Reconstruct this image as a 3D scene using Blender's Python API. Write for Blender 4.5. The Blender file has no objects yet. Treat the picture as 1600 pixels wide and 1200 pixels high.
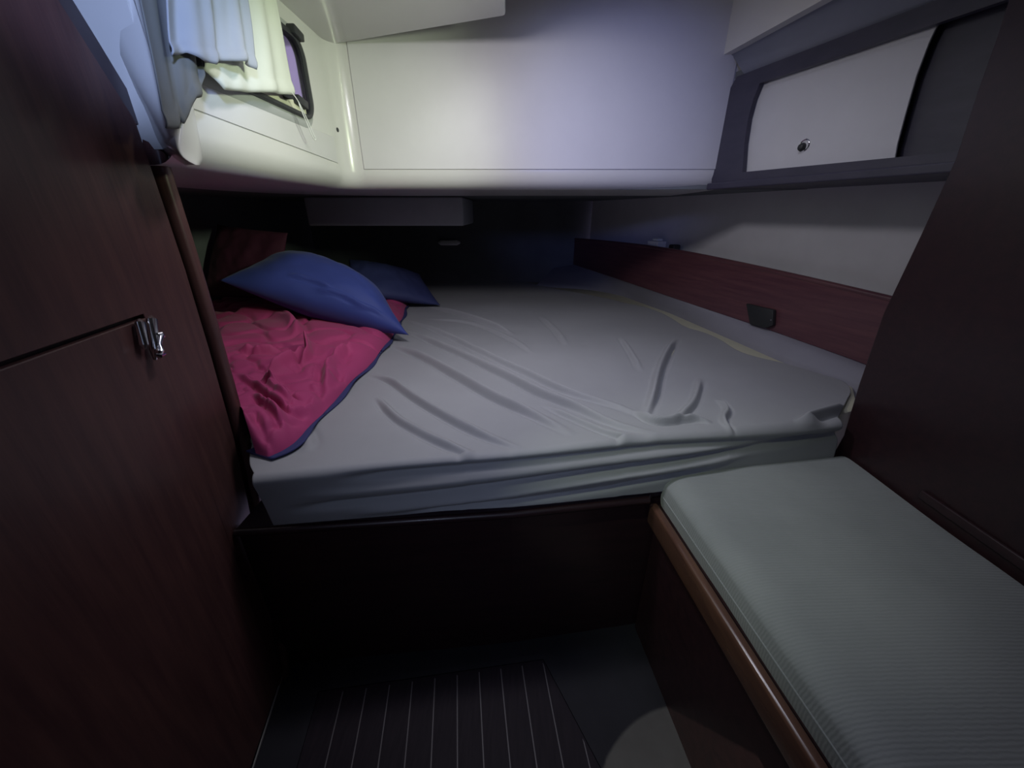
import bpy, bmesh, math, random
import numpy as np
from mathutils import Vector, Matrix

# ------------------------------------------------------------------ camera, world, lights, exposure
S = bpy.context.scene
H = 1.30                       # eye height above the cabin sole
PITCH = math.radians(24.0)
F = 600.0                      # focal length in pixels of a 1600 px wide frame
cd = bpy.data.cameras.new('camera'); cam = bpy.data.objects.new('camera', cd)
S.collection.objects.link(cam); S.camera = cam
cam.location = (0, 0, H); cam.rotation_euler = (math.pi/2 - PITCH, 0, 0)
cd.sensor_width = 36.0; cd.lens = 36.0*F/1600.0; cd.clip_start = 0.02

w = bpy.data.worlds.new('dusk'); S.world = w; w.use_nodes = True
w.node_tree.nodes['Background'].inputs[0].default_value = (0.36, 0.31, 0.50, 1)
w.node_tree.nodes['Background'].inputs[1].default_value = 0.9

def area(name, loc, target, sx, sy, power, col, spread=180):
    l = bpy.data.lights.new(name, 'AREA'); l.shape = 'RECTANGLE'; l.size = sx; l.size_y = sy
    l.energy = power; l.color = col; l.spread = math.radians(spread)
    o = bpy.data.objects.new(name, l); S.collection.objects.link(o); o.location = loc
    o.rotation_euler = (Vector(target)-Vector(loc)).to_track_quat('-Z', 'Y').to_euler()
    return o
def spot(name, loc, target, power, col, size, blend=0.6, radius=0.03):
    l = bpy.data.lights.new(name, 'SPOT'); l.energy = power; l.color = col
    l.spot_size = math.radians(size); l.spot_blend = blend; l.shadow_soft_size = radius
    o = bpy.data.objects.new(name, l); S.collection.objects.link(o); o.location = loc
    o.rotation_euler = (Vector(target)-Vector(loc)).to_track_quat('-Z', 'Y').to_euler()
    return o
area('hatch_light', (0.34, 1.02, 2.07), (0.16, 1.36, 0.7), 0.36, 0.36, 2.2, (0.80, 0.82, 1.0), 130)
area('ceiling_fill_light', (-0.22, 0.98, 1.83), (0.0, 1.62, 0.7), 0.16, 0.16, 4.8, (0.98, 0.94, 1.0), 156)  # added fill without a fixture, lifts the left of bed and bulkhead
area('rear_fill_light', (-0.30, -0.45, 1.66), (0.10, 0.86, 0.72), 0.20, 0.20, 0.55, (0.60, 0.70, 1.0), 62)  # added fill from behind the camera for the mattress front face
spot('wall_fill_light', (0.70, 0.70, 1.68), (-0.54, 1.44, 1.52), 54.0, (0.86, 1.0, 0.68), 56, 1.0, 0.06)  # added greenish spot, no fixture, brightens the cockpit-side wall
spot('bench_fill_light', (-0.42, 0.30, 1.80), (0.46, 0.74, 0.60), 17.0, (0.88, 1.0, 0.72), 38, 1.0, 0.02)  # added spot that lifts the cushion's far end and left side
spot('blue_fill_light', (0.20, -0.10, 1.70), (0.42, 1.78, 1.60), 26.0, (0.20, 0.28, 1.0), 34, 1.0, 0.08)  # added spot, makes the blue patch on the bulkhead
spot('side_fill_light', (0.10, -0.05, 1.72), (-0.72, 0.90, 1.70), 70.0, (0.44, 0.58, 1.0), 26, 0.7, 0.05)  # added narrow blue spot on the moulding end beside the locker
spot('floor_patch_light', (0.28, -0.60, 1.70), (0.47, 0.24, 0.0), 170.0, (1.0, 0.97, 0.74), 19.5, 0.03, 0.004)  # added spot, its hard cone edge shapes the bright floor patch

vs = S.view_settings
vs.view_transform = 'Standard'; vs.look = 'None'; vs.exposure = 0.0; vs.gamma = 1.0; vs.use_curve_mapping = False

# ------------------------------------------------------------------ helpers
CP, SP = math.cos(PITCH), math.sin(PITCH)
def ray(u, v):
    a = (u-800)/F; b = (600-v)/F
    return (a, CP+b*SP, -SP+b*CP)
def onz(u, v, z):
    r = ray(u, v); t = (z-H)/r[2]; return Vector((r[0]*t, r[1]*t, z))
def onv(u, v, n, c):
    r = ray(u, v); t = c/(n[0]*r[0]+n[1]*r[1]); return Vector((r[0]*t, r[1]*t, H+r[2]*t))
def onx(u, v, x): return onv(u, v, (1, 0), x)
def ony(u, v, y): return onv(u, v, (0, 1), y)
random.seed(4); rng = np.random.default_rng(4)

def mesh_obj(name, verts, faces, mat, parent=None, smooth=False):
    me = bpy.data.meshes.new(name); me.from_pydata([tuple(p) for p in verts], [], faces); me.update()
    o = bpy.data.objects.new(name, me); S.collection.objects.link(o)
    if mat: me.materials.append(mat)
    if smooth: me.polygons.foreach_set('use_smooth', [True]*len(me.polygons))
    if parent:
        o.parent = parent
        q = parent; 
        o.location = -world_loc(parent)
    return o
def world_loc(o):
    l = Vector(o.location)
    while o.parent: o = o.parent; l += o.location
    return l
def bm_obj(name, bm, mat, parent=None, smooth=False, recalc=True):
    if recalc: bmesh.ops.recalc_face_normals(bm, faces=bm.faces)
    me = bpy.data.meshes.new(name); bm.to_mesh(me); bm.free()
    o = bpy.data.objects.new(name, me); S.collection.objects.link(o)
    if mat: me.materials.append(mat)
    if smooth:
        me.polygons.foreach_set('use_smooth', [True]*len(me.polygons))
        try: me.set_sharp_from_angle(angle=math.radians(40))
        except Exception: pass
    if parent: o.parent = parent; o.location = -world_loc(parent)
    return o
def empty(name, loc, label, cat, group=None):
    o = bpy.data.objects.new(name, None); S.collection.objects.link(o); o.location = loc
    o['label'] = label; o['category'] = cat
    if group: o['group'] = group
    return o
def tag(o, label, cat, group=None):
    o['label'] = label; o['category'] = cat
    if group: o['group'] = group
    return o
def struct(o): o['kind'] = 'structure'; return o

def prism(pts, off, bev=0.0, seg=2, bm=None):
    """closed solid from a planar outline (Vectors) pushed by vector off"""
    bm = bm or bmesh.new(); off = Vector(off)
    a = [bm.verts.new(p) for p in pts]; b = [bm.verts.new(Vector(p)+off) for p in pts]
    n = len(pts)
    bm.faces.new(a); bm.faces.new(b[::-1])
    es = []
    for i in range(n):
        bm.faces.new((a[i], b[i], b[(i+1) % n], a[(i+1) % n]))
    if bev:
        bmesh.ops.recalc_face_normals(bm, faces=bm.faces)
        bmesh.ops.bevel(bm, geom=list(bm.edges), offset=bev, segments=seg, affect='EDGES', profile=0.5, clamp_overlap=True)
    return bm
def flat(pts2, z0, z1, bev=0.0, seg=2):
    return prism([Vector((p[0], p[1], z0)) for p in pts2], (0, 0, z1-z0), bev, seg)
def box(x0, x1, y0, y1, z0, z1, bev=0.0, seg=2):
    return flat([(x0, y0), (x1, y0), (x1, y1), (x0, y1)], z0, z1, bev, seg)
def tube(pts, r, n=10, bm=None, cap=True):
    bm = bm or bmesh.new(); pts = [Vector(p) for p in pts]; rs = r if isinstance(r, (list, tuple)) else [r]*len(pts)
    rings = []; up = Vector((0.13, 0.27, 0.95)).normalized()
    for i, p in enumerate(pts):
        t = (pts[min(i+1, len(pts)-1)]-pts[max(i-1, 0)]).normalized()
        if abs(t.dot(up)) > 0.97: up = Vector((1, 0.1, 0)).normalized()
        s = t.cross(up).normalized(); q = s.cross(t).normalized()
        rings.append([bm.verts.new(p+(s*math.cos(2*math.pi*k/n)+q*math.sin(2*math.pi*k/n))*rs[i]) for k in range(n)])
    for i in range(len(rings)-1):
        for k in range(n):
            bm.faces.new((rings[i][k], rings[i][(k+1) % n], rings[i+1][(k+1) % n], rings[i+1][k]))
    if cap: bm.faces.new(rings[0][::-1]); bm.faces.new(rings[-1])
    return bm
def grid(P, name, mat, parent=None):
    """P: array rows x cols x 3 -> smooth surface"""
    R, C = P.shape[:2]
    idx = np.arange(R*C).reshape(R, C)
    f = np.stack([idx[:-1, :-1], idx[:-1, 1:], idx[1:, 1:], idx[1:, :-1]], -1).reshape(-1, 4)
    return mesh_obj(name, P.reshape(-1, 3).tolist(), f.tolist(), mat, parent, True)
def lerp_path(pts, n):
    pts = np.array([tuple(p) for p in pts], float)
    d = np.r_[0, np.cumsum(np.linalg.norm(np.diff(pts, axis=0), axis=1))]
    s = np.linspace(0, d[-1], n)
    return np.stack([np.interp(s, d, pts[:, k]) for k in range(pts.shape[1])], -1)
def smooth_path(pts, n, it=3):
    q = [np.array(tuple(p), float) for p in pts]
    for _ in range(it):
        r = [q[0]]
        for a, b in zip(q[:-1], q[1:]): r += [a*.75+b*.25, a*.25+b*.75]
        r.append(q[-1]); q = r
    return lerp_path(q, n)
def crease(X, Y, line, amp, wid, side=1.0):
    """pinched fold along a polyline (list of xy): valley with a raised lip beside it"""
    line = smooth_path(line, 26)
    L = np.r_[0, np.cumsum(np.linalg.norm(np.diff(line, axis=0), axis=1))]
    best = np.full(X.shape, 1e9); sd = np.zeros(X.shape); tt = np.zeros(X.shape)
    for i in range(len(line)-1):
        a, b = line[i], line[i+1]; d = b-a; l2 = (d*d).sum()+1e-12
        t = np.clip(((X-a[0])*d[0]+(Y-a[1])*d[1])/l2, 0, 1)
        dx = X-(a[0]+t*d[0]); dy = Y-(a[1]+t*d[1]); ds = np.hypot(dx, dy)
        m = ds < best; best = np.where(m, ds, best)
        cr = np.sign(d[0]*dy-d[1]*dx); sd = np.where(m, cr*ds, sd); tt = np.where(m, (L[i]+t*(L[i+1]-L[i]))/L[-1], tt)
    fade = np.clip(np.sin(np.pi*np.clip(tt, 0, 1))*1.6, 0, 1)*np.exp(-(np.maximum(best-np.abs(sd), 0)/wid)**2)
    s = sd*side
    return amp*fade*(-0.55*np.exp(-(s/wid)**2)+np.exp(-((s-1.7*wid)/(1.3*wid))**2))
def fbm(X, Y, scale, seed, octs=4):
    r = np.random.default_rng(seed); out = np.zeros(X.shape); a = 1.0
    for o in range(octs):
        for k in range(5):
            th = r.uniform(0, math.pi*2); ph = r.uniform(0, 6.28); f = scale*(2**o)*r.uniform(.7, 1.3)
            out += a/5*np.sin(f*(X*math.cos(th)+Y*math.sin(th))+ph+1.2*np.sin(f*.6*(X*math.sin(th)-Y*math.cos(th))+ph*2))
        a *= .55
    return out

# ------------------------------------------------------------------ materials
def mat(name, col, rough=0.6, metal=0.0, coat=0.0, spec=None, var=0.0, vscale=6.0, bump=0.0, bscale=200.0, stretch=(1, 1, 1), col2=None, sheen=0.0):
    m = bpy.data.materials.new(name); m.use_nodes = True; nt = m.node_tree; b = nt.nodes['Principled BSDF']
    b.inputs['Base Color'].default_value = (*col, 1); b.inputs['Roughness'].default_value = rough
    b.inputs['Metallic'].default_value = metal; b.inputs['Coat Weight'].default_value = coat; b.inputs['Coat Roughness'].default_value = 0.12
    if spec is not None: b.inputs['Specular IOR Level'].default_value = spec
    if sheen: b.inputs['Sheen Weight'].default_value = sheen
    tc = nt.nodes.new('ShaderNodeTexCoord'); mp = nt.nodes.new('ShaderNodeMapping'); nt.links.new(tc.outputs['Object'], mp.inputs[0])
    mp.inputs['Scale'].default_value = stretch
    if var or col2:
        n = nt.nodes.new('ShaderNodeTexNoise'); n.inputs['Scale'].default_value = vscale; n.inputs['Detail'].default_value = 6
        n.inputs['Roughness'].default_value = 0.6; nt.links.new(mp.outputs[0], n.inputs['Vector'])
        cr = nt.nodes.new('ShaderNodeValToRGB'); c2 = col2 or tuple(c*(1+var) for c in col); c1 = tuple(c*(1-var) for c in col) if not col2 else col
        cr.color_ramp.elements[0].position = .32; cr.color_ramp.elements[0].color = (*c1, 1)
        cr.color_ramp.elements[1].position = .68; cr.color_ramp.elements[1].color = (*c2, 1)
        nt.links.new(n.outputs[0], cr.inputs[0]); nt.links.new(cr.outputs[0], b.inputs['Base Color'])
    if bump:
        n = nt.nodes.new('ShaderNodeTexNoise'); n.inputs['Scale'].default_value = bscale; n.inputs['Detail'].default_value = 3
        nt.links.new(mp.outputs[0], n.inputs['Vector']); bp = nt.nodes.new('ShaderNodeBump'); bp.inputs['Strength'].default_value = bump
        bp.inputs['Distance'].default_value = 0.002; nt.links.new(n.outputs[0], bp.inputs['Height']); nt.links.new(bp.outputs[0], b.inputs['Normal'])
    return m
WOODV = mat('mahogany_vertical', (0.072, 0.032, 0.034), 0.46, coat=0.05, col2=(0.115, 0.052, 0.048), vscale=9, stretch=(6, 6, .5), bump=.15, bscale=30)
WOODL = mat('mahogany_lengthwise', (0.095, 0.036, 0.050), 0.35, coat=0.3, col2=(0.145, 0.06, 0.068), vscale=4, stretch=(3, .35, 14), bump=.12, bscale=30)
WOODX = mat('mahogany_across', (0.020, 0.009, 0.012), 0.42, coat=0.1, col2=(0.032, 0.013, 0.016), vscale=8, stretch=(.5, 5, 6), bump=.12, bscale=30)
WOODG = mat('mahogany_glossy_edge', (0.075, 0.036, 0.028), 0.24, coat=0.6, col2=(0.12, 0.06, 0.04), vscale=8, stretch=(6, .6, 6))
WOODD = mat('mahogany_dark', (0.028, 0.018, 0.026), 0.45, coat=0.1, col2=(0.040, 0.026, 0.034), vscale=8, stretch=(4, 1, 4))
GEL = mat('white_gelcoat', (0.62, 0.61, 0.60), 0.28, coat=0.3, var=.03, vscale=3)
VINYL = mat('white_vinyl_lining', (0.60, 0.59, 0.60), 0.45, var=.03, vscale=4, bump=.05, bscale=400)
DULL = mat('grey_moulding', (0.44, 0.46, 0.50), 0.6, var=.06)
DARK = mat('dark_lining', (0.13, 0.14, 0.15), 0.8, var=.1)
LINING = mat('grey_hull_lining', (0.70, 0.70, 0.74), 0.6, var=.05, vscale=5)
PANELM = mat('grey_white_laminate', (0.58, 0.58, 0.62), 0.5, var=.03)
LOCKW = mat('dark_varnished_frame', (0.036, 0.034, 0.060), 0.45, col2=(0.05, 0.046, 0.075), vscale=8, stretch=(4, 1, 4))
LEDGE = mat('grey_ledge', (0.26, 0.255, 0.30), 0.7, var=.04)
SOFF = mat('blue_grey_liner', (0.20, 0.21, 0.27), 0.7, var=.05)
SOLE = mat('sole_paint', (0.018, 0.018, 0.024), 0.6, spec=.2, var=.12, vscale=12)
PLANK = mat('sole_plank', (0.012, 0.008, 0.014), 0.6, spec=.2, col2=(0.02, 0.014, 0.021), vscale=14, stretch=(8, .8, 1))
INLAY = mat('sole_inlay', (0.12, 0.11, 0.12), 0.5)
SHEET = mat('grey_sheet', (0.30, 0.305, 0.325), 0.7, var=.05, vscale=3, bump=.1, bscale=900, sheen=.15)
CREAM = mat('cream_ticking', (0.62, 0.61, 0.47), 0.8, var=.04)
MAGENTA = mat('magenta_cotton', (0.40, 0.038, 0.155), 0.75, var=.06, vscale=4, bump=.1, bscale=700, sheen=.1)
MAROON = mat('maroon_cotton', (0.06, 0.008, 0.03), 0.8, var=.08)
NAVY = mat('navy_cotton', (0.03, 0.035, 0.13), 0.8)
BLUE = mat('blue_cotton', (0.026, 0.044, 0.23), 0.7, var=.06, vscale=5, bump=.08, bscale=700, sheen=.1)
BLUED = mat('dark_blue_cotton', (0.034, 0.045, 0.15), 0.75, var=.06, vscale=5)
RUBBER = mat('black_rubber', (0.025, 0.027, 0.03), 0.5)
GREYP = mat('grey_gasket', (0.38, 0.39, 0.39), 0.5)
CHROME = mat('chrome', (0.80, 0.81, 0.86), 0.2, metal=1.0)
CLOTHW = mat('white_cotton', (0.62, 0.64, 0.58), 0.85, var=.05, bump=.1, bscale=600)
CLOTHB = mat('pale_blue_cotton', (0.33, 0.35, 0.40), 0.85, var=.05, bump=.1, bscale=600)
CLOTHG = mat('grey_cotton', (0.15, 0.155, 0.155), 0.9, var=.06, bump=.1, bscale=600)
CORD = mat('white_cord', (0.75, 0.76, 0.74), 0.7)
PAPER = mat('pale_card', (0.85, 0.86, 0.82), 0.7)
STEEL = mat('aluminium_strip', (0.62, 0.62, 0.62), 0.35, metal=.7)
def glass_mat():
    m = bpy.data.materials.new('smoked_acrylic'); m.use_nodes = True; b = m.node_tree.nodes['Principled BSDF']
    b.inputs['Base Color'].default_value = (0.86, 0.80, 0.95, 1); b.inputs['Roughness'].default_value = 0.12
    b.inputs['Transmission Weight'].default_value = 1.0; b.inputs['IOR'].default_value = 1.2
    return m
GLASS = glass_mat()
def cord_mat():
    m = bpy.data.materials.new('grey_corduroy'); m.use_nodes = True; nt = m.node_tree; b = nt.nodes['Principled BSDF']
    tc = nt.nodes.new('ShaderNodeTexCoord'); wv = nt.nodes.new('ShaderNodeTexWave'); wv.wave_type = 'BANDS'; wv.bands_direction = 'Y'
    wv.inputs['Scale'].default_value = 50.0; wv.inputs['Distortion'].default_value = 2.2; wv.inputs['Detail'].default_value = 2; wv.inputs['Detail Scale'].default_value = 2.0
    nt.links.new(tc.outputs['Object'], wv.inputs['Vector'])
    n = nt.nodes.new('ShaderNodeTexNoise'); n.inputs['Scale'].default_value = 5; n.inputs['Detail'].default_value = 5
    nt.links.new(tc.outputs['Object'], n.inputs['Vector'])
    cr = nt.nodes.new('ShaderNodeValToRGB'); cr.color_ramp.elements[0].position = .3; cr.color_ramp.elements[0].color = (0.205, 0.220, 0.225, 1)
    cr.color_ramp.elements[1].position = .7; cr.color_ramp.elements[1].color = (0.25, 0.266, 0.27, 1)
    nt.links.new(n.outputs[0], cr.inputs[0]); nt.links.new(cr.outputs[0], b.inputs['Base Color'])
    bp = nt.nodes.new('ShaderNodeBump'); bp.inputs['Strength'].default_value = .30; bp.inputs['Distance'].default_value = .0016
    nt.links.new(wv.outputs['Fac'], bp.inputs['Height']); nt.links.new(bp.outputs[0], b.inputs['Normal'])
    b.inputs['Roughness'].default_value = .9; b.inputs['Sheen Weight'].default_value = .2
    return m
CORDU = cord_mat()

# ------------------------------------------------------------------ key planes and levels
MT, BT, CU = 0.74, 0.571, 0.63           # mattress top, berth top, bench cushion top
WY, WX = 1.78, -0.67                    # bulkhead under the deck, cockpit-side wall
LIP = 1.39; CEIL = 1.86
NC, CC = (0.9837, 0.18), -0.5607        # cabinet face
NH = (0.9535, 0.301)                    # direction square to the hull side
HD = Vector((-0.301, 0.9535, 0))        # along the hull, away from the camera
NV = Vector((NH[0], NH[1], 0))
BX = 1.02                               # right bulkhead face

# ------------------------------------------------------------------ floor and hatch in the floor
struct(bm_obj('floor', box(-1.2, 1.7, -1.1, 1.3, -0.06, 0.0), SOLE))
def clip(poly, p, n):
    out = []
    for i in range(len(poly)):
        a, b = poly[i], poly[(i+1) % len(poly)]
        da = (a[0]-p[0])*n[0]+(a[1]-p[1])*n[1]; db = (b[0]-p[0])*n[0]+(b[1]-p[1])*n[1]
        if da >= 0: out.append(a)
        if da*db < 0:
            t = da/(da-db); out.append((a[0]+t*(b[0]-a[0]), a[1]+t*(b[1]-a[1])))
    return out
fa, fb = onz(500, 1084, .0), onz(848, 1034, .0)
ex = (fb-fa).normalized(); ey = Vector((ex.y, -ex.x, 0))        # ey points towards the camera
wid = (fb-fa).length
fr = onz(935, 1200, .0)
def loc2(a, b): q = fa+ex*a+ey*b; return (q.x, q.y)
DEEP = 0.85
rq = fr-fa; ra, rb = rq.dot(ex), rq.dot(ey)
nr = (Vector((ra-wid, rb, 0))); 
def right_n():
    d = (fr-fb).normalized(); n = Vector((-d.y, d.x, 0))
    if n.dot(fa-fb) < 0: n = -n
    return n
rn = right_n()
hatch = empty('floor_hatch', fa+ex*wid*.5+ey*.3, 'dark striped wooden hatch board let into the cabin floor', 'floor hatch')
outer = [loc2(-.022, -.022), loc2(wid+.5, -.022), loc2(wid+.5, DEEP+.02), loc2(-.022, DEEP+.02)]
pr = fb-rn*.022
outer = clip(outer, (pr.x, pr.y), (rn.x, rn.y))
inner = clip([loc2(-.004, -.004), loc2(wid+.5, -.004), loc2(wid+.5, DEEP), loc2(-.004, DEEP)], (fb.x-rn.x*.004, fb.y-rn.y*.004), (rn.x, rn.y))
bm = bmesh.new()
n = len(outer)
vo = [bm.verts.new((p[0], p[1], 0)) for p in outer]; vo2 = [bm.verts.new((p[0], p[1], .007)) for p in outer]
vi = [bm.verts.new((p[0], p[1], .007)) for p in inner]; vi2 = [bm.verts.new((p[0], p[1], .001)) for p in inner]
for i in range(n):
    j = (i+1) % n
    for A, B in ((vo, vo2), (vo2, vi), (vi, vi2)): bm.faces.new((A[i], A[j], B[j], B[i]))
bm_obj('rim', bm, SOLE, hatch)
bm_obj('panel', flat(inner, .0005, .002), PLANK, hatch)
NP = 11; pw = wid/10.0
for i in range(12):
    x0, x1 = i*pw+.0018, (i+1)*pw-.0018
    q = clip([loc2(x0, .002), loc2(x1, .002), loc2(x1, DEEP-.004), loc2(x0, DEEP-.004)], (fb.x+rn.x*.003, fb.y+rn.y*.003), (rn.x, rn.y))
    if len(q) >= 3: bm_obj('plank', flat(q, .002, .0052), PLANK, hatch)
    q = clip([loc2(x1+.0003, .006), loc2(x1+.0033, .006), loc2(x1+.0033, DEEP-.004), loc2(x1+.0003, DEEP-.004)], (fb.x+rn.x*.003, fb.y+rn.y*.003), (rn.x, rn.y))
    if len(q) >= 3 and i < 11: bm_obj('inlay_strip', flat(q, .002, .0056), INLAY, hatch)

# ------------------------------------------------------------------ berth base
fl = [(-.705, .748), (-.64, .754), (0, .815), (.41, .876), (1.02, .977)]
back = [(x, y+.03) for x, y in fl][::-1]
berth = empty('berth_base', (0.1, .83, 0), 'dark mahogany panel front and board under the mattress of the double berth', 'bed base')
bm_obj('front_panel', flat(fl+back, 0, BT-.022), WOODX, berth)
top = [(-.70, .735), (-.64, .740), (0, .801), (.390, .858), (.405, .880), (1.02, .981), (1.34, 1.18), (1.04, 2.2), (.60, 3.58), (-1.74, 3.58), (-1.74, .98), (-.80, .97), (-.70, .90)]
bm_obj('berth_board', flat(top, BT-.022, BT-.001, .004), WOODD, berth)
bm_obj('front_edge_moulding', tube([(x, y-.008, BT-.010) for x, y in [(-.70, .744), (-.64, .748), (0, .808), (.385, .864)]], .011, 12), WOODX, berth, True)

# ------------------------------------------------------------------ left cabinet
cab = empty('hanging_locker', (-.72, .4, 0), 'tall mahogany locker with doors, filling the left side', 'cabinet')
def cf(u, v, d=0.0): return onv(u, v, NC, CC+d)
NCV = Vector((NC[0], NC[1], 0)); CD = Vector((-.18, .9837, 0))
sil = [(255, 205), (258, 250), (272, 300), (310, 420), (345, 540), (385, 680), (407, 780)]
groove = [(214, 190), (234, 250), (251, 300), (291, 420), (327, 540), (366, 680), (388, 780)]
foot = cf(446, 1057)
body = [cf(u, v) for u, v in groove]
low = Vector((foot.x, foot.y, 0)); near = NCV*CC - CD*.55
topn = Vector((near.x, near.y, 1.9))
carc = [Vector((near.x, near.y, 0)), Vector((foot.x, foot.y, 0)) - CD*.012] + [p for p in body[::-1]] + [cf(u, v) for u, v in ((251, 202), (222, 158), (192, 107), (163, 58), (134, 10), (118, -16))] + [cf(95, -16)+Vector((0, 0, .15)), topn]
carc = [p-NCV*.014 for p in carc]
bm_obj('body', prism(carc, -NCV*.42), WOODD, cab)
# door faces: frame member on the right, upper door, lower door
ua, ub = cf(0, 572), cf(216, 497)            # the seam between the doors
sd = (ub-ua).normalized(); una = ua - sd*.6
edge_top = cf(95, 0)
R2 = [body[i]-CD*.004 for i in range(len(body))]
# vertical joint of lower door, straight down from the latch
jt = cf(240, 505); jb = Vector((jt.x, jt.y, 0))+CD*(-.05)
zs = lambda p, z: Vector((p.x, p.y, z))
lower = [ua-sd*.6, ub+sd*.0163, ub+sd*.0163+Vector((0, 0, -.35))-CD*.004, zs(ub, .03)-CD*.03, zs(una, .03)]
lower = [p-Vector((0, 0, .004)) for p in lower]
bm_obj('door', prism([p-NCV*.012 for p in lower], NCV*.014, .0015, 1), WOODV, cab)
stile = [ub+sd*.017-Vector((0, 0, .004)), ub+sd*.017+Vector((0, 0, -.35))-CD*.004, zs(ub, .01)-CD*.025, Vector((foot.x, foot.y, .01))-CD*.018] + R2[::-1][:-1] + [R2[0]] + [cf(93, 2), cf(93, 2)+Vector((0, 0, .2)), zs(una, 1.85), una+Vector((0, 0, .004)), ub+sd*.017+Vector((0, 0, .004))]
bm_obj('door', prism([p-NCV*.012 for p in stile], NCV*.012, .001, 1), WOODV, cab)
# rounded corner post along the far edge
post_c = [(cf(a[0]*.5+b[0]*.5, a[1]*.5+b[1]*.5, -.006)) for a, b in zip(sil, groove)]
post_c = [post_c[0]+(post_c[0]-post_c[1])*.1]+post_c+[cf(418, 850, -.006), cf(437, 990, -.006), Vector((foot.x-.004, foot.y, .0))]
pc = smooth_path(post_c, 40)
bm = bmesh.new(); rings = []
for i, p in enumerate(pc):
    p = Vector(p); ring = []
    hw = .0165
    for k in range(14):
        a = 2*math.pi*k/14; ca, sa = math.cos(a), math.sin(a)
        ring.append(bm.verts.new(p+CD*(hw*math.copysign(abs(ca)**.6, ca))+NCV*(.017*math.copysign(abs(sa)**.6, sa))))
    rings.append(ring)
for i in range(len(rings)-1):
    for k in range(14): bm.faces.new((rings[i][k], rings[i][(k+1) % 14], rings[i+1][(k+1) % 14], rings[i+1][k]))
bm.faces.new(rings[0][::-1]); bm.faces.new(rings[-1])
bm_obj('corner_post', bm, WOODV, cab, True)
# chrome turn latch where the doors meet
lp = cf(236, 530, .012)
latch = bm_obj('latch', None or tube([cf(218, 501, .008), cf(219, 504, .013), cf(224, 538, .013), cf(225, 543, .010)], [.004, .0078, .0078, .004], 16), CHROME, cab, True)
bm = tube([cf(236, 496, .010), cf(237, 499, .016), cf(242, 545, .016), cf(242, 552, .012), cf(243, 562, .010)], [.004, .0085, .0085, .006, .003], 14)
bm_obj('barrel', bm, CHROME, latch, True)
bm = tube([cf(249, 520, .022), cf(251, 524, .024), cf(250, 538, .026), cf(249, 548, .026), cf(249, 554, .024)], [.004, .0055, .0028, .0075, .0055], 14)
bm = tube([cf(243, 554, .022), cf(249, 556, .026), cf(257, 553, .024)], [.003, .0055, .003], 10, bm)
bm = tube([cf(246, 522, .024), cf(251, 521, .026), cf(256, 526, .024)], [.0025, .004, .0025], 10, bm)
bm_obj('thumb_turn', bm, CHROME, latch, True)
# metal strip at the foot of the locker
g0, g1 = onz(441, 1058, .004), onz(396, 1200, .004)
gd = (g1-g0); g1 = g0+gd*2.2; gn = Vector((gd.y, -gd.x, 0)).normalized()*.0016
if gn.x < 0: gn = -gn
tag(bm_obj('edge_strip', prism([g0-gn, g0+gn, g1+gn, g1-gn], (0, 0, .006), .0004, 1), STEEL), 'thin bright metal strip running along the foot of the left locker', 'strip')

# ------------------------------------------------------------------ white mouldings: wall beside the cockpit, bulkhead, underside
# path in plan: along the cockpit side, rounded corner, along the bulkhead
rc = .07
PY0, PY1, PZ0, PZ1 = 0.985, 1.545, 1.572, 1.80      # rectangular hole for the port light
path = []
ys = [.90, .94, 1.01, 1.1, 1.25, 1.4, 1.51, 1.62, WY-rc]
for y in ys: path.append((WX, y, -1, 0))
for k in range(1, 9):
    a = k/8*math.pi/2; path.append((WX+rc-rc*math.cos(a), WY-rc+rc*math.sin(a), -math.cos(a), math.sin(a)))
for x in (-.4, -.1, .2, .5, .72, .86): path.append((x, WY, 0, 1))
prof = [(0, 2.14), (0, 1.98), (0, 1.79), (0, 1.7), (0, 1.588), (0, 1.5), (0, 1.455)]
for k in range(1, 9):
    a = k/8*math.pi/2; prof.append((.06-.06*math.cos(a), 1.455-.065*math.sin(a)))
prof += [(.2, LIP-.002), (.55, LIP-.004)]
V = []; Fc = []
for (x, y, nx, ny) in path:
    for (o, z) in prof: V.append((x+nx*o, y+ny*o, z))
m = len(prof)
for i in range(len(path)-1):
    for j in range(m-1):
        if 2 <= i <= 5 and j in (2, 3): continue
        Fc.append((i*m+j, (i+1)*m+j, (i+1)*m+j+1, i*m+j+1))
mw = mesh_obj('wall_back', V, Fc, GEL, None, True); struct(mw)
# lining panels standing a hair proud of the moulding
pn = [ony(566, 72, WY-.0), ony(566, 262, WY), ony(590, 265.5, WY), ony(1108, 268, WY), ony(1100, 20, WY)]
pts = [(-.60, 1.462), (.83, 1.462), (.83, 2.1), (-.02, 2.1), (-.60, 2.1)]
lin = bm_obj('trim_1', prism([Vector((x, WY-.004, z)) for x, z in pts], (0, .004, 0), .0012, 1), VINYL); struct(lin)
V = [Vector((WX, .96, 1.50)), Vector((WX, 1.69, 1.475)), Vector((WX, 1.69, 1.56)), Vector((WX, .96, 1.558))]
lin2 = bm_obj('trim_2', prism(V, (.003, 0, 0), .001, 1), VINYL); struct(lin2)

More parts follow.
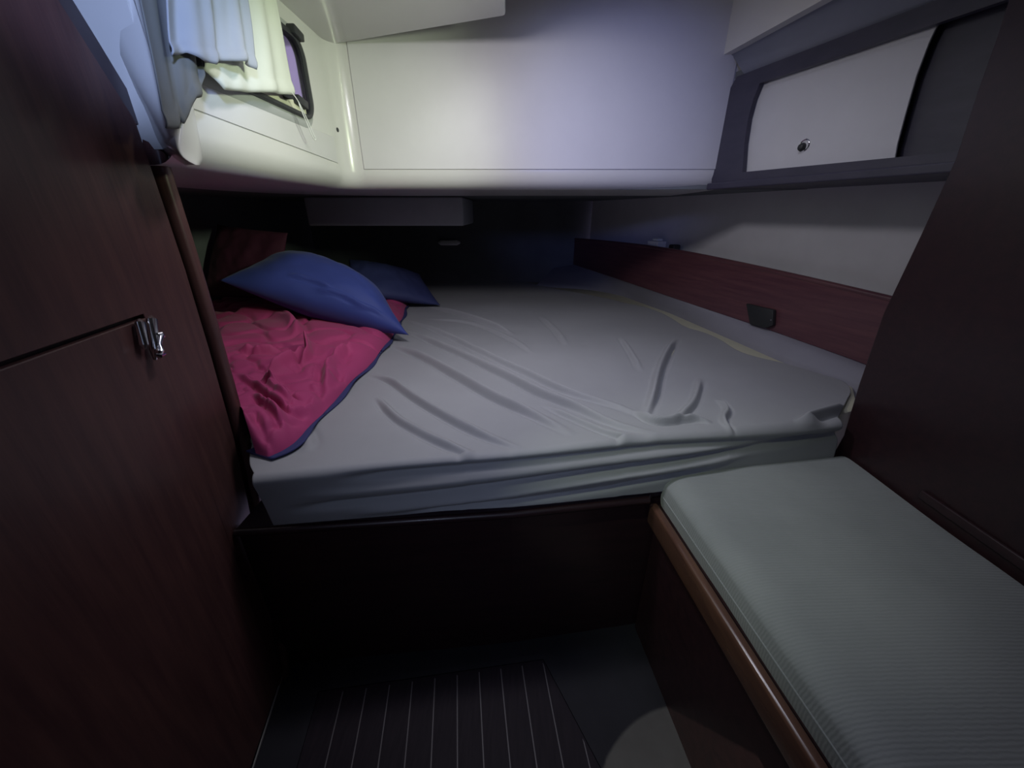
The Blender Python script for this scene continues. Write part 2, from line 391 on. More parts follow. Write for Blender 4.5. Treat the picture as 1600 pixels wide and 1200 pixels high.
# rounded near end of the moulding, beside the locker
rows = [(-30, 110, 262, 283), (10, 137, 270, 288), (58, 166, 276, 292), (105, 194, 283, 297), (150, 222, 287, 304), (180, 240, 285, 309), (205, 252, 282, 314),
        (222, 261, 280, 318), (236, 272, 280, 321), (246, 283, 285, 322), (253, 294, 296, 321), (257.5, 303, 306, 315)]
G = []
for (v, l, c_, r_) in rows:
    pc_ = onx(c_, v, WX+.05); t_ = pc_.y/ray(c_, v)[1]
    def at(u, t): q = ray(u, v); return Vector((q[0]*t, q[1]*t, H+q[2]*t))
    pl, pr_, pb = at(l-1, t_*1.01), onx(r_, v, WX+.010), at(l-26, t_*1.20)
    G.append([tuple(q) for q in (pb, pl.lerp(pb, .3), pl, pl.lerp(pc_, .5), pl.lerp(pc_, .85), pc_.lerp(pr_, .06), pc_.lerp(pr_, .2), pc_.lerp(pr_, .6), pr_, pr_+Vector((-.03, .01, 0)))])
o = grid(np.array(G), 'trim_3', GEL); struct(o); md = o.modifiers.new('s', 'SUBSURF'); md.levels = 1; md.render_levels = 1

# ceiling: low part over the left, raised hatch well on the right, and outer shell
lowc = [(-.72, 1.80), (-.60, 1.765), (-.02, 1.56), (-.02, .1), (-.02, -1.1), (-1.3, -1.1), (-1.3, 1.8)]
struct(bm_obj('ceiling', flat(lowc, CEIL, CEIL+.03, .008), GEL, None, True))
a0, a1 = Vector((.775, 1.78, 1.83)), Vector((.845, 1.38, 1.83)); ad = (a1-a0).normalized()
w1 = a0-ad*.05; w2 = a0+ad*2.6
struct(bm_obj('wall_hatch_left', box(-.06, -.02, .62, 1.555, CEIL+.01, 2.14), GEL))
struct(bm_obj('wall_hatch_front', box(-.06, .95, .58, .62, CEIL-.03, 2.14), GEL))
struct(bm_obj('trim_4', flat([(-.02, .62), (-.02, -1.1), (1.02, -1.1), (1.02, .62)], CEIL, CEIL+.03), GEL))
struct(bm_obj('trim_5', prism([w1, w2, w2+Vector((0, 0, .31)), w1+Vector((0, 0, .31))], (.03, 0, 0)), GEL))
struct(bm_obj('trim_6', box(-1.33, 2.4, -1.15, 2.0, 2.14, 2.18), GEL))
# soffit between hatch well and locker top
LC = 1.32
b0 = NV*LC + HD*1.0; b1 = NV*LC - HD*1.3
def lockp(s, z, c=LC): p = NV*c + HD*s; return Vector((p.x, p.y, z))
n_s = 12
A = [w1.lerp(w2, t/n_s) for t in range(n_s+1)]
sB = [1.40-2.5*t/n_s for t in range(n_s+1)]
rowsS = []
for t in range(n_s+1):
    a = A[t]; b = lockp(sB[t], 1.758, LC+.012)
    mid = a.lerp(b, .55)+Vector((.0, 0, .035)); mid2 = a.lerp(b, .8)+Vector((0, 0, .015))
    rowsS.append([tuple(a), tuple(a.lerp(mid, .5)+Vector((0, 0, .006))), tuple(mid), tuple(mid2), tuple(b)])
o = grid(np.array(rowsS), 'ceiling_soffit', SOFF); o.name = 'trim_7'; struct(o)
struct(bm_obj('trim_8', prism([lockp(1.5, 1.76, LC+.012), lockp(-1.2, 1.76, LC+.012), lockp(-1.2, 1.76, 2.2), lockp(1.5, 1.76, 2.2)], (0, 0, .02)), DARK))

# hull side lining, cavity under the cockpit
struct(bm_obj('wall_right', prism([lockp(3.2, .4, 1.72), lockp(-1.7, .4, 1.72), lockp(-1.7, 2.2, 1.72), lockp(3.2, 2.2, 1.72)], NV*.03), LINING))
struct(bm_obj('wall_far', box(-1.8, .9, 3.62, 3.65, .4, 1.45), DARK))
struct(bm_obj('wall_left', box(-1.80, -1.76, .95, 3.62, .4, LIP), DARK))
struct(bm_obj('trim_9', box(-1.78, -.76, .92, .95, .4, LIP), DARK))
struct(bm_obj('trim_15', box(-1.2, -.712, .897, .918, 0, .72), WOODD))
struct(bm_obj('trim_14', box(-1.33, -.70, .92, .935, LIP+.03, 2.12), GEL))
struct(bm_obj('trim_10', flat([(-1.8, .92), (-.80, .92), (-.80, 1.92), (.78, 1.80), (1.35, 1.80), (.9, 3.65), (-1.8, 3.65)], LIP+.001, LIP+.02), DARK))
# lower grey box moulding in the recess
tag(bm_obj('underside_box', box(-1.25, -.295, 2.55, 3.2, 1.228, LIP+.0, .012, 3), DULL, None, True), 'pale grey box moulding hanging in the dark recess over the far end of the berth', 'box')
cvp = [(.60, 3.29), (.60, 3.2)]
rear = struct(bm_obj('wall_rear', box(-1.33, 2.4, -1.15, -1.1, 0, 2.14), WOODD))
struct(bm_obj('trim_11', box(-1.33, -1.3, -1.1, .95, 0, 2.1), WOODD))
struct(bm_obj('trim_12', prism([Vector((1.07, -1.1, 0)), Vector((1.10, -1.1, 0)), Vector((1.10, -1.1, 2.1)), Vector((1.07, -1.1, 2.1))], (0, 1.9, 0)), WOODD))

# small dark cap on the moulding near the corner
cp = onx(526, 203, WX+.0)
bm = tube([cp-Vector((.004, 0, 0)), cp+Vector((.004, 0, 0)), cp+Vector((.007, 0, 0))], [.0085, .0085, .005], 16)
tag(bm_obj('screw_cap', bm, RUBBER, None, True), 'small dark round cap on the white wall beside the corner', 'cap')

# ------------------------------------------------------------------ locker with pale sliding panel on the hull side
lk = empty('side_locker', lockp(.6, 1.41), 'dark wooden wall locker with a pale sliding panel, high on the hull side at right', 'cabinet')
def lf(u, v, c=LC): return onv(u, v, NH, c)
ol = [lf(1112, 288), lf(1113, 245), lf(1118, 200), lf(1130, 158), lf(1150, 126)]
tr = lockp(-.35, 1.762); br = lockp(-.35, 1.405)
ol[-1].z = 1.76; 
outer = [Vector((p.x, p.y, p.z)) for p in ol]+[tr, br]; outer[0].z = 1.405
il = [lf(1160, 269), lf(1163, 225), lf(1169, 185), lf(1177, 155), lf(1187, 130)]
itr, ibr = lf(1530, 16), lf(1500, 244)
it2 = lockp(-.22, itr.z); ib2 = lockp(-.22, ibr.z)
inner = il+[it2, ib2]
bm = bmesh.new(); off = NV*.018; n = len(outer)
A = [bm.verts.new(p) for p in outer]; B = [bm.verts.new(p) for p in inner]
C2 = [bm.verts.new(p+off) for p in outer]; D2 = [bm.verts.new(p+off) for p in inner]
for i in range(n):
    j = (i+1) % n
    bm.faces.new((A[i], A[j], B[j], B[i])); bm.faces.new((B[i], B[j], D2[j], D2[i])); bm.faces.new((C2[i], D2[i], D2[j], C2[j])); bm.faces.new((A[i], C2[i], C2[j], A[j]))
bm_obj('frame', bm, LOCKW, lk)
# sliding panel with slanted right edge, just behind the frame
PC = LC+.022
pnl = [lf(1150, 280, PC), lf(1150, 230, PC), lf(1158, 180, PC), lf(1166, 150, PC), lf(1172, 122, PC), lf(1473, 22, PC), lf(1452, 65, PC), lf(1432, 118, PC), lf(1414, 180, PC), lf(1402, 225, PC), lf(1396, 258, PC)]
pan = bm_obj('sliding_panel', prism(pnl, NV*.006, .001, 1), PANELM, lk)
hp = lf(1254, 230, PC)
bm = tube([hp+NV*.001, hp-NV*.003, hp-NV*.010, hp-NV*.013], [.0125, .0125, .010, .006], 18)
bm_obj('knob', bm, RUBBER, pan, True)
hq = lf(1257, 227, PC); bmr = bmesh.new(); ring = [hq+Vector((0, 0, 1))*.016*math.sin(a)+HD*.016*math.cos(a)-NV*.001 for a in [2*math.pi*k/24 for k in range(25)]]
bm_obj('knob_ring', tube(ring, .0022, 6, None, False), CHROME, pan, True)
# dark inside and bottom shelf of the locker
bm_obj('back_panel', prism([lockp(1.5, 1.40, LC+.05), lockp(-.45, 1.40, LC+.05), lockp(-.45, 1.77, LC+.05), lockp(1.5, 1.77, LC+.05)], NV*.01), LOCKW, lk)
bm_obj('bottom_shelf', prism([lockp(1.49, 1.392), lockp(-.40, 1.392), lockp(-.40, 1.392, 1.71), lockp(1.49, 1.392, 1.71)], (0, 0, .012)), LOCKW, lk)
bm_obj('bottom_rail', prism([lockp(1.47, 1.388, LC-.006), lockp(-.35, 1.388, LC-.006), lockp(-.35, 1.412, LC-.006), lockp(1.47, 1.412, LC-.006)], NV*.02, .004, 2), LOCKW, lk)

# ------------------------------------------------------------------ right bulkhead
rb = [onx(1575, 0, BX), onx(1560, 50, BX), onx(1528, 140, BX), onx(1492, 250, BX), onx(1437, 370, BX), onx(1380, 490, BX), onx(1342, 600, BX), onx(1318, 680, BX)]
yb = 1.035
rbp = [Vector((BX, -1.0, 0)), Vector((BX, yb, 0)), Vector((BX, yb, .5))]+rb[::-1]+[Vector((BX, rb[0].y, 1.95)), Vector((BX, -1.0, 1.95))]
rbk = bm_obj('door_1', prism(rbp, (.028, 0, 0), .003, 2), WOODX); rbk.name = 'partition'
tag(rbk, 'dark mahogany partition panel rising beside the bench on the right', 'partition')
tag(bm_obj('wall_cleat', prism([Vector((BX-.010, -.6, .652)), Vector((BX-.0005, -.6, .652)), Vector((BX-.0005, -.6, .675)), Vector((BX-.010, -.6, .675))], (0, 1.36, 0), .003, 3), WOODX, None, True), 'thin dark wooden batten along the partition just above the bench cushion', 'batten')

# ------------------------------------------------------------------ board along the hull side, with latch
NB, CB = NH, 1.618
bd = empty('lee_board', onv(1200, 480, NB, CB), 'long reddish mahogany board along the hull side of the berth', 'board')
bp_ = [(870, 372), (960, 380), (1050, 392), (1150, 413), (1260, 438), (1400, 472), (1440, 482)]
bb_ = [(1440, 606), (1345, 567), (1200, 515), (1100, 482), (1000, 448), (940, 428), (880, 408)]
pts = [onv(u, v, NB, CB) for u, v in bp_+bb_]
bm_obj('board', prism(pts, NV*.02, .003, 2), WOODL, bd)
tp = smooth_path([onv(u, v, NB, CB)+Vector((0, 0, .004)) for u, v in bp_], 30)
bm_obj('top_bead', tube([Vector(p)+NV*.008 for p in tp], .0115, 10), WOODL, bd, True)
q = [onv(u, v, NB, CB-.004) for u, v in [(1170, 474), (1213, 484), (1212, 508), (1200, 512), (1176, 506)]]
bmq = prism(q, -NV*.018, .003, 2)
lt = bm_obj('latch', bmq, RUBBER, bd, True)
g = onv(1205, 500, NB, CB-.024); bm_obj('rivet', tube([g, g-NV*.003], [.003, .0018], 10), CHROME, lt, True)
# grey padded ledge between mattress and board
up_ = [(1440, 606), (1345, 569), (1200, 517), (1100, 484), (1000, 450), (940, 430), (880, 410)]
lo_ = [(1380, 615), (1335, 601), (1228, 563), (1150, 530), (1050, 487), (950, 452), (838, 446)]
U = smooth_path([onv(u, v-2, NB, CB) for u, v in up_], 40); Lw = smooth_path([onz(u, v, MT+.004) for u, v in lo_], 40)
G = np.zeros((40, 10, 3))
for k in range(10):
    t = k/9; G[:, k] = U*(1-t)+Lw*t; G[:, k, 2] += .016*math.sin(math.pi*t)
G2 = G[:, -1:, :].copy(); G2[:, 0, 2] = BT+.002; G = np.concatenate([G, G2], 1)
o = grid(G, 'trim_13', LEDGE); struct(o)
# small things on the shelf behind the board
p = onv(1026, 381, NB, CB+.05)
def orient(pts, c): return [c+HD*a+NV*b+Vector((0, 0, z)) for a, b, z in pts]
bx = empty('small_box', p-Vector((0, 0, .04)), 'small pale box lying on top of the mahogany board, far along the hull side', 'box')
bm_obj('body', prism(orient([(-.055, -.03, -.035), (.055, -.03, -.035), (.055, .03, -.035), (-.055, .03, -.035)], p), (0, 0, .052), .003, 2), PAPER, bx)
bm_obj('lid', prism(orient([(-.03, -.02, .018), (.02, -.02, .018), (.02, .02, .018), (-.03, .02, .018)], p), (0, 0, .014), .003, 2), PAPER, bx)
p2 = onv(1053, 386, NB, CB+.05)
tag(bm_obj('dark_pouch', prism(orient([(-.03, -.025, -.045), (.02, -.025, -.045), (.02, .025, -.045), (-.03, .025, -.045)], p2), (0, 0, .06), .008, 3), RUBBER, None, True), 'small dark block right beside the pale box on the hull side', 'block')
p3 = ony(702, 379, 3.60)
bm = tube([p3+Vector((-.09, 0, 0)), p3+Vector((-.07, -.02, 0)), p3+Vector((.07, -.02, 0)), p3+Vector((.09, 0, 0))], [.012, .022, .022, .012], 12)
tag(bm_obj('recess_light', bm, PAPER, None, True), 'faint pale fitting on the dark wall at the far end of the berth', 'fitting')

# ------------------------------------------------------------------ mattress and sheet
edge_px = [(1335, 603), (1228, 566), (1150, 532), (1050, 489), (960, 457), (900, 447), (850, 440)]
edge = [onz(u, v, MT-.004) for u, v in edge_px]
outl = [(-.588, .755), (.955, 1.015), (1.10, 1.08)] + [(p.x, p.y) for p in edge] + [(.05, 3.53), (-1.70, 3.53), (-1.70, .98), (-.78, .97)]
tag(bm_obj('mattress', flat(outl, BT, MT-.006, .012, 2), CREAM, None, True), 'cream mattress of the double berth, bare along its edge by the hull side', 'mattress')

Lp = smooth_path([(-.603, .735), (-.645, .78), (-.705, .90), (-.80, .99), (-1.3, 1.2), (-1.6, 1.7), (-1.69, 3.5)], 330)
sh_px = [(1316, 640), (1335, 602), (1275, 584), (1228, 569), (1185, 560), (1150, 549), (1125, 531), (1100, 520), (1072, 513), (1050, 498), (1020, 484), (985, 476), (930, 463), (880, 455), (845, 447), (815, 441)]
Rp = [(.965, 1.0)]+[tuple(onz(u, v, MT)[:2]) for u, v in sh_px]
# resample so that the rows meet the right edge at growing depth
Rp = smooth_path(Rp, 330, 2)
# depth spacing: more rows near the camera
tb = np.linspace(0, 1, 330)**1.35
def resamp(P, t):
    d = np.r_[0, np.cumsum(np.linalg.norm(np.diff(P, axis=0), axis=1))]; d /= d[-1]
    return np.stack([np.interp(t, d, P[:, k]) for k in range(2)], -1)
Lp, Rp = resamp(Lp, tb), resamp(Rp, tb)
NCOL = 520
ta = np.linspace(0, 1, NCOL)
X = Lp[:, None, 0]*(1-ta)+Rp[:, None, 0]*ta; Y = Lp[:, None, 1]*(1-ta)+Rp[:, None, 1]*ta
Z = np.full(X.shape, 0.0)
def pz(l): return [tuple(onz(u, v, MT)[:2]) for u, v in l]
W = [([(569, 589), (605, 598), (636, 625), (686, 657), (740, 684), (812, 708)], .011, .010, 1),
     ([(583, 625), (609, 659), (650, 684), (695, 704), (750, 722)], .009, .010, 1),
     ([(600, 540), (645, 556), (702, 590), (762, 627), (821, 652), (893, 688)], .014, .012, 1),
     ([(628, 516), (677, 539), (740, 571), (785, 594), (843, 625), (897, 645), (960, 675), (1035, 688)], .013, .011, 1),
     ([(633, 501), (688, 521), (760, 562), (812, 587), (884, 623), (965, 643), (1019, 668)], .010, .011, 1),
     ([(668, 481), (717, 493), (770, 512), (800, 528)], .012, .013, 1),
     ([(1062, 530), (1043, 562), (1033, 592), (1027, 630), (1014, 662)], .016, .011, -1),
     ([(965, 530), (985, 560), (995, 585)], .006, .010, 1),
     ([(1100, 595), (1094, 625), (1085, 645), (1055, 668)], .009, .010, -1),
     ([(1125, 628), (1145, 648), (1132, 662), (1150, 678)], .009, .008, -1),
     ([(985, 650), (1022, 672), (1085, 660), (1110, 668)], .011, .009, 1),
     ([(845, 640), (900, 665), (960, 690), (1010, 692)], .006, .009, 1),
     ([(840, 495), (865, 520), (880, 545)], .005, .014, 1),
     ([(1250, 668), (1290, 655), (1330, 643)], .014, .010, 1),
     ([(470, 640), (500, 690), (490, 710)], .005, .014, -1),
     ([(660, 500), (735, 505), (800, 535), (830, 560)], .005, .012, 1)]
for l, a, wd, sd_ in W: Z += crease(X, Y, pz(l), a*1.9, wd*.8, sd_)
Z += .0045*fbm(X, Y, 5.0, 3, 3) + .02*np.exp(-((Y-1.3)/.5)**2-((X-.1)/.5)**2)*.5
topg = np.stack([X, Y, MT+.004+Z], -1)
# front: rounded edge then drop
rr = .022
s_f = np.r_[np.linspace(0, rr*math.pi/2, 14)[1:], rr*math.pi/2+np.linspace(0, .139, 70)[1:]]
base = topg[0].copy(); dirv = np.stack([np.gradient(base[:, 0]), np.gradient(base[:, 1])], -1); dirv /= np.linalg.norm(dirv, axis=1)[:, None]
nf = np.stack([dirv[:, 1], -dirv[:, 0]], -1)
front = []
xs = base[:, 0]
def fold(s, line, amp, wid):   # line: list of (x, drop)
    d = np.interp(xs, [q[0] for q in line], [q[1] for q in line]); f = np.clip(np.minimum((xs-line[0][0])/.15, (line[-1][0]-xs)/.15), 0, 1)
    f = f*f*(3-2*f)
    return amp*f*np.exp(-((s-d)/wid)**2)
for s in s_f:
    if s < rr*math.pi/2:
        a = s/rr; o_, dz = rr*math.sin(a), rr*(1-math.cos(a)); ny, nz_ = math.sin(a), math.cos(a)
    else: o_, dz = rr, rr+(s-rr*math.pi/2); ny, nz_ = 1, 0
    disp = -fold(s, [(-.45, .040), (0, .040), (.4, .036), (.95, .060)], .015, .012) + fold(s, [(-.55, .085), (-.2, .080), (.2, .066), (.95, .050)], .007, .014)
    disp += -fold(s, [(-.58, .125), (-.2, .112), (.2, .090), (.6, .070), (1.1, .05)], .017, .012) + fold(s, [(-.45, .155), (-.1, .138), (.25, .112), (.7, .085)], .010, .012) - fold(s, [(-.3, .165), (.0, .158), (.25, .145), (.6, .110)], .013, .009)
    disp = disp*1.05+.0015*np.sin(xs*9+s*40)
    k = min(1, s/(rr*1.2)); sh = np.interp(xs, [-.6, 0, .4, 1], [.026, -.012, -.022, -.012])*(s/s_f[-1])
    front.append(np.stack([base[:, 0]+nf[:, 0]*(o_+disp*ny*k), base[:, 1]+sh+nf[:, 1]*(o_+disp*ny*k), base[:, 2]-(Z[0]*k*.9)-dz+disp*nz_*k*.5], -1))
front = np.array(front)[::-1]
full = np.concatenate([front, topg], 0)
sheet = grid(full, 'bed_sheet', SHEET)
tag(sheet, 'rumpled grey fitted sheet with long creases stretched over the berth mattress', 'sheet')
so = sheet.modifiers.new('t', 'SOLIDIFY'); so.thickness = .002; so.offset = 0

# ------------------------------------------------------------------ magenta duvet
dr_px = [(420, 716), (447, 706), (470, 690), (490, 662), (515, 635), (550, 600), (580, 568), (605, 540), (622, 510), (633, 488), (637, 474)]
dl = [(-.635, .80), (-.68, .86), (-.72, .91), (-.85, 1.0), (-1.0, 1.06), (-1.2, 1.15), (-1.4, 1.3), (-1.55, 1.55), (-1.65, 1.9), (-1.68, 2.2), (-1.68, 2.45)]
ZD = MT+.012
DR = smooth_path([tuple(onz(u, v, ZD)[:2]) for u, v in dr_px], 360); DL = smooth_path(dl, 360)
ta = np.linspace(0, 1, 330)
X = DL[:, None, 0]*(1-ta)+DR[:, None, 0]*ta; Y = DL[:, None, 1]*(1-ta)+DR[:, None, 1]*ta
dist = (1-ta)*np.linalg.norm(DR-DL, axis=1)[:, None]
fr_d = np.linspace(0, 1, 360)[:, None]*1.9
ed = np.minimum(dist, fr_d)
hgt = (.056+.030*np.exp(-(fr_d/.16)**2))*(1-np.exp(-(ed/.03)))+ .045*np.clip(dist/.45, 0, 1)**1.2
wr = (.010*fbm(X, Y, 8, 11, 3)-.014*np.exp(-(fbm(X, Y, 20, 21, 2)/.15)**2)-.006*np.exp(-(fbm(X, Y, 40, 33, 2)/.16)**2)*np.clip((1.45-Y)/.3,0,1))*np.clip(ed/.04, 0, 1)
def pd(l): return [tuple(onz(u, v, ZD+.07)[:2]) for u, v in l]
for l, a, wd, sd_ in [([(480, 538), (470, 552), (455, 560), (430, 572), (400, 585)], .022, .012, 1), ([(365, 590), (395, 600), (425, 625), (450, 640), (490, 620), (500, 600)], .015, .008, 1), ([(475, 545), (480, 556), (462, 566)], .022, .007, 1), ([(480, 640), (510, 600), (560, 570)], .014, .010, 1), ([(405, 590), (430, 600), (445, 612)], .016, .007, 1),
                      ([(390, 615), (420, 640), (440, 665)], .013, .008, 1), ([(500, 600), (495, 570), (520, 545), (560, 530)], .018, .016, -1),
                      ([(345, 500), (400, 497), (470, 503), (485, 530)], .02, .02, -1), ([(430, 590), (445, 610), (470, 615)], .02, .010, -1), ([(540, 560), (500, 610), (470, 650)], .014, .014, 1),
                      ([(372, 560), (400, 560), (440, 555)], .014, .012, 1), ([(395, 650), (410, 672), (440, 690)], .02, .012, -1)]:
    wr += crease(X, Y, pd(l), a*2.0, wd, sd_)*np.clip(ed/.05, 0, 1)
P = np.stack([X, Y, ZD+hgt+wr], -1)
dv = grid(P, 'duvet', MAGENTA)
tag(dv, 'crumpled magenta duvet heaped on the left side of the berth', 'duvet')
# navy reverse turned out along the edge
n2 = 30
q0 = DR[:, None, :]+np.array([[.010, -.004]])*1.0; off_ = (DR-DL); off_ /= np.linalg.norm(off_, axis=1)[:, None]
tt = np.linspace(-.08, .012, n2)
wob = .006*np.sin(np.linspace(0, 40, 360))
R_ = DR[:, None, :]+off_[:, None, :]*(tt[None, :, None]+wob[:, None, None]*(tt[None, :, None] > 0))
zz = MT+.015+np.zeros((360, n2))+.004*np.sin(np.linspace(0, 30, 360))[:, None]
zz[:, -1] -= .004
o = grid(np.concatenate([R_, zz[:, :, None]], -1), 'reverse_side', NAVY, None); o.parent = dv; o['label'] = 'navy blue reverse side showing at the edge'
o.modifiers.new('t', 'SOLIDIFY').thickness = .008

# ------------------------------------------------------------------ pillows
def pillow(name, c, a_, b_, d_, thick, m, label, seed, dents=(), e_=None):
    """closed pinched cushion over four corners: front left, front right, back left, back right"""
    a_, b_, d_ = Vector(a_), Vector(b_), Vector(d_); e_ = Vector(e_) if e_ else b_+d_-a_
    nz = ((b_+e_-a_-d_).cross(d_+e_-a_-b_)).normalized()
    n = 70; u = np.linspace(-1, 1, n); UU, VV = np.meshgrid(u, u, indexing='ij')
    # edges pull in between the corners
    px = UU*(1-.05*(1-VV**2)*np.abs(UU)**2); py = VV*(1-.04*(1-UU**2)*np.abs(VV)**2)
    prof = (np.clip(1-UU**2, 0, 1)**.55)*(np.clip(1-VV**2, 0, 1)**.55)
    wr = .010*fbm(UU*.35, VV*.25, 14, seed, 3)*np.clip(prof*2, 0, 1)
    for (l, a, wd) in dents: wr = wr+crease(UU, VV, l, a, wd)*np.clip(prof*2, 0, 1)
    V = []
    for sgn in (1, -1):
        h = sgn*thick*prof*(1 if sgn > 0 else 1.15)+(wr if sgn > 0 else wr*.5)
        for i in range(n):
            for j in range(n):
                f1 = float(px[i, j])*.5+.5; f2 = float(py[i, j])*.5+.5; V.append((a_*(1-f1)+b_*f1)*(1-f2)+(d_*(1-f1)+e_*f1)*f2+nz*float(h[i, j]))
    F_ = []
    for s_ in (0, 1):
        for i in range(n-1):
            for j in range(n-1):
                a = s_*n*n+i*n+j; q = (a, a+1, a+n+1, a+n); F_.append(q if s_ else q[::-1])
    o = mesh_obj(name, V, F_, m, None, True)
    bm = bmesh.new(); bm.from_mesh(o.data); bmesh.ops.remove_doubles(bm, verts=bm.verts, dist=.0004); bmesh.ops.recalc_face_normals(bm, faces=bm.faces); bm.to_mesh(o.data); bm.free()
    return tag(o, label, 'pillow')
def ptr(u, v, t): r_ = ray(u, v); return Vector((r_[0]*t, r_[1]*t, H+r_[2]*t))
p1 = pillow('pillow', None, (-1.27, 1.70, 1.035), (-.475, 1.71, .785), (-1.16, 2.12, 1.11), .125, BLUE, 'large blue pillow lying across the magenta duvet', 5,
   [([(-.35, -.72), (-.1, -.66), (.15, -.74)], .014, .035), ([(0, -.85), (.2, -.76), (.5, -.88)], .014, .03), ([(.4, -.93), (.6, -.82), (.72, -.86)], .012, .03)], ptr(592, 452, 1.95))
p2 = pillow('pillow', None, ptr(540, 455, 2.25), ptr(688, 477, 2.47), ptr(545, 405, 2.55), .07, BLUED, 'darker blue pillow behind the large blue one', 8, (), ptr(655, 428, 2.7))

# maroon bolster against the far left
bo = pillow('cushion', None, (-1.70, 2.12, .88), (-1.22, 2.02, .88), (-1.70, 2.40, 1.24), .06, MAROON, 'dark maroon cushion leaning behind the duvet beside the locker', 12, (), (-1.25, 2.30, 1.20))
bo['category'] = 'cushion'

# ------------------------------------------------------------------ bench
bl = [(.400, .868), (.428, .60), (.458, .30), (.51, -.30), (.54, -.6)]
bench = empty('bench', (.72, .3, 0), 'dark mahogany bench box at right with a glossy wooden rail', 'bench')
basep = [(x+.022, y-.002) for x, y in bl] + [(BX-.002, -.6), (BX-.002, .968)]
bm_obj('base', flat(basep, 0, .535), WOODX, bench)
rp = [Vector((x, y, 0)) for x, y in bl]
rail = [(p.x-.006, p.y) for p in rp]+[(p.x+.018, p.y) for p in rp[::-1]]
bm_obj('rail', flat(rail, .472, .543, .008, 4), WOODG, bench, True)
# cushion: superellipse section swept along the bench
ys_ = np.concatenate([[.90, .8985, .894, .886, .876], np.linspace(.86, -.62, 120)])-.017
sec = 60
rowsC = []
def xl(y): return float(np.interp(-y, [-b for a, b in bl], [a for a, b in bl]))+.020
for i, y in enumerate(ys_):
    inset = [.035, .020, .010, .004, .001][i] if i < 5 else 0.0
    x0, x1 = xl(min(y, .868))+inset*1.0, BX-.006-inset*.3
    r = .030; row = []
    z0, z1 = .537, CU-inset*.55
    # section: left side up, rounded left edge, top, small rounded right edge
    for k in range(8): row.append((x0+.004-.004*math.sin(k/7*math.pi), z0+(z1-r*1.1-z0)*k/7))
    for k in range(1, 13):
        a = k/12*math.pi/2; row.append((x0+.004+r*2.3*(1-math.cos(a)), z1-r*1.1+r*1.1*math.sin(a)))
    for k in range(1, 31):
        t = k/31; row.append((x0+r*2.3+.004+(x1-.012-x0-r*2.3-.004)*t, z1+.006*math.sin(math.pi*t)))
    for k in range(1, 9):
        a = k/8*math.pi/2; row.append((x1-.012+.012*math.sin(a), z1-.012+.012*math.cos(a)))
    row.append((x1, z0))
    sl = .172*(1 if i < 5 else max(0, 1-(i-5)/14))     # far end follows the slanted berth front
    rowsC.append([(x, y+(x-.42)*sl, z+.0015*math.sin(9*y+5*x)+.001*math.sin(23*y-11*x)) for x, z in row])
C = np.array(rowsC)
# soft dip along the left shoulder
capr = C[0:1].copy(); capr[..., 2] = .537; capr[..., 1] += 0
C = np.concatenate([capr, C], 0)
cu = grid(C, 'bench_cushion', CORDU)
tag(cu, 'long grey corduroy cushion on the bench at right', 'cushion')
pip = [(xl(y)-.0005, y, .575) for y in np.linspace(.85, -.5, 40)]
o = bm_obj('piping', tube(pip, .0016, 8), CORDU, cu, True)

# ------------------------------------------------------------------ port light in the cockpit-side wall
port = empty('portlight', (WX, (PY0+PY1)/2, (PZ0+PZ1)/2), 'dark framed port light with rounded corners in the white wall at upper left', 'porthole')
def rrect(y0, y1, z0, z1, r, n=8, slant=0.0):
    out = []
    for cy, cz, a0_ in ((y1-r, z1-r, 0), (y0+r, z1-r, 90), (y0+r, z0+r, 180), (y1-r, z0+r, 270)):
        for k in range(n+1):
            a = math.radians(a0_+90*k/n); out.append((cy+r*math.cos(a), cz+r*math.sin(a)))
    return out
def ringframe(name, ins, outs, x0, x1, m, parent):
    bm = bmesh.new(); n = len(ins)
    L4 = [[bm.verts.new((x, p[0], p[1])) for p in P_] for x, P_ in ((x0, outs), (x1-.003, outs), (x1, [(a[0]*.8+b[0]*.2, a[1]*.8+b[1]*.2) for a, b in zip(outs, ins)]), (x1, [(a[0]*.2+b[0]*.8, a[1]*.2+b[1]*.8) for a, b in zip(outs, ins)]), (x1-.003, ins), (x0-.012, ins))]
    for A_, B_ in zip(L4[:-1], L4[1:]):
        for i in range(n): bm.faces.new((A_[i], A_[(i+1) % n], B_[(i+1) % n], B_[i]))
    return bm_obj(name, bm, m, parent, True)
ringframe('flange', rrect(PY0+.015, PY1-.020, PZ0+.012, PZ1-.012, .055), rrect(PY0-.030, PY1+.004, PZ0-.020, PZ1+.016, .075), WX, WX+.006, GREYP, port)
ringframe('frame', rrect(PY0+.035, PY1-.034, PZ0+.016, PZ1-.018, .045), rrect(PY0+.008, PY1-.012, PZ0+.004, PZ1-.004, .06), WX+.002, WX+.018, RUBBER, port)
gp = rrect(PY0+.030, PY1-.029, PZ0+.011, PZ1-.013, .045)
bm_obj('sill', prism([Vector((WX+.0035, 1.05, PZ0+.010)), Vector((WX+.0035, 1.475, PZ0+.010)), Vector((WX+.0035, 1.475, PZ0+.040)), Vector((WX+.0035, 1.05, PZ0+.040))], (.010, 0, 0), .003, 2), CREAM, port)
bm_obj('pane', prism([Vector((WX+.002, p[0], p[1])) for p in gp], (.005, 0, 0)), GLASS, port)
for nm, u0, v0, s_ in (('hinge', 463, 52, 0), ('latch', 470, 160, 1)):
    c = onx(u0, v0, WX+.022)
    bm_ = prism([c+Vector((-.016, a, b)) for a, b in ((-.028, -.008), (.028, -.014), (.032, .008), (-.026, .016))], (.026, 0, 0), .004, 2)
    hh = bm_obj(nm, bm_, RUBBER, port, True)
c = onx(455, 151, WX+.035)
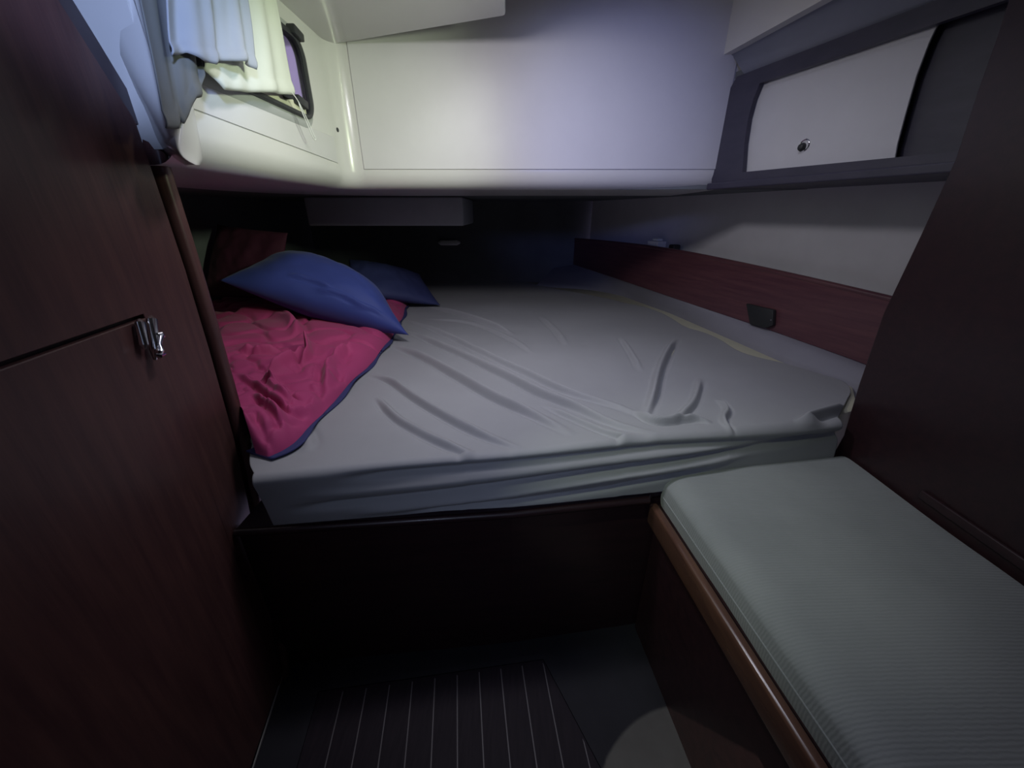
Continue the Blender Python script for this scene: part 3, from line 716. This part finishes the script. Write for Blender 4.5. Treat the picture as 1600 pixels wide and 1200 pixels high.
bm_obj('handle', tube([c+Vector((-.02, 0, 0)), c, c+Vector((0, -.03, -.002)), c+Vector((-.004, -.06, .006))], [.007, .007, .006, .004], 8), RUBBER, port, True)

# ------------------------------------------------------------------ cloths hanging over the port light
def cloth(name, top, hem, x, nf, amp, m, label, seed, cat='cloth', hemband=True):
    T = smooth_path([onx(u, v, x) for u, v in top], 90, 2); B = lerp_path([onx(u, v, x) for u, v in hem], 90)
    t = np.linspace(0, 1, 50)[:, None, None]
    G = T[None]*(1-t)+B[None]*t
    s = np.linspace(0, 1, 90)[None, :]; tt = np.linspace(0, 1, 50)[:, None]
    r = np.random.default_rng(seed); ph = r.uniform(0, 6)
    ff = np.sin(s*nf*6.283+ph+.6*np.sin(s*7+tt*1.5))+.35*np.sin(s*nf*14+ph*2+tt)
    ff = ff*(.55+.45*tt)+.25*np.sin(tt*9+s*11+ph)*tt
    G[..., 0] += amp*ff; G[..., 1] -= amp*.4*ff
    if hemband: G[-4:, :, 0] += np.array([.002, .004, .004, .001])[:, None]
    o = grid(G, name, m); o.modifiers.new('t', 'SOLIDIFY').thickness = .0025
    return tag(o, label, cat)
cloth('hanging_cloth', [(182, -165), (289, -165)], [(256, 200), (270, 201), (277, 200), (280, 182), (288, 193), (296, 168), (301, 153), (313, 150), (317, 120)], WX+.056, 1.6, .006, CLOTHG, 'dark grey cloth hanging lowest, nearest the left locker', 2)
cloth('hanging_cloth', [(245, -165), (366, -165)], [(268, 84), (292, 82), (312, 95), (330, 101), (336, 92), (360, 95), (386, 98), (402, 108)], WX+.075, 2.3, .010, CLOTHB, 'pale blue-white cloth hanging in front of the port light, short hem', 6)
cloth('hanging_cloth', [(325, -165), (398, -165)], [(318, 108), (345, 140), (380, 143), (415, 144), (440, 146), (458, 148)], WX+.040, 2.2, .006, CLOTHW, 'cream white cloth with a wide hem hanging across the port light glass', 9)
cp_ = [onx(u, v, WX+.045) for u, v in [(455, 144), (462, 152), (468, 162), (476, 178), (484, 195), (489, 208), (492, 214), (494, 218), (491, 219), (488, 213), (482, 198), (475, 182), (469, 168), (467, 161)]]
tag(bm_obj('cord', tube(smooth_path(cp_, 60), .0016, 6), CORD, None, True), 'thin white cord loop dangling from the hem of the cream cloth', 'cord')
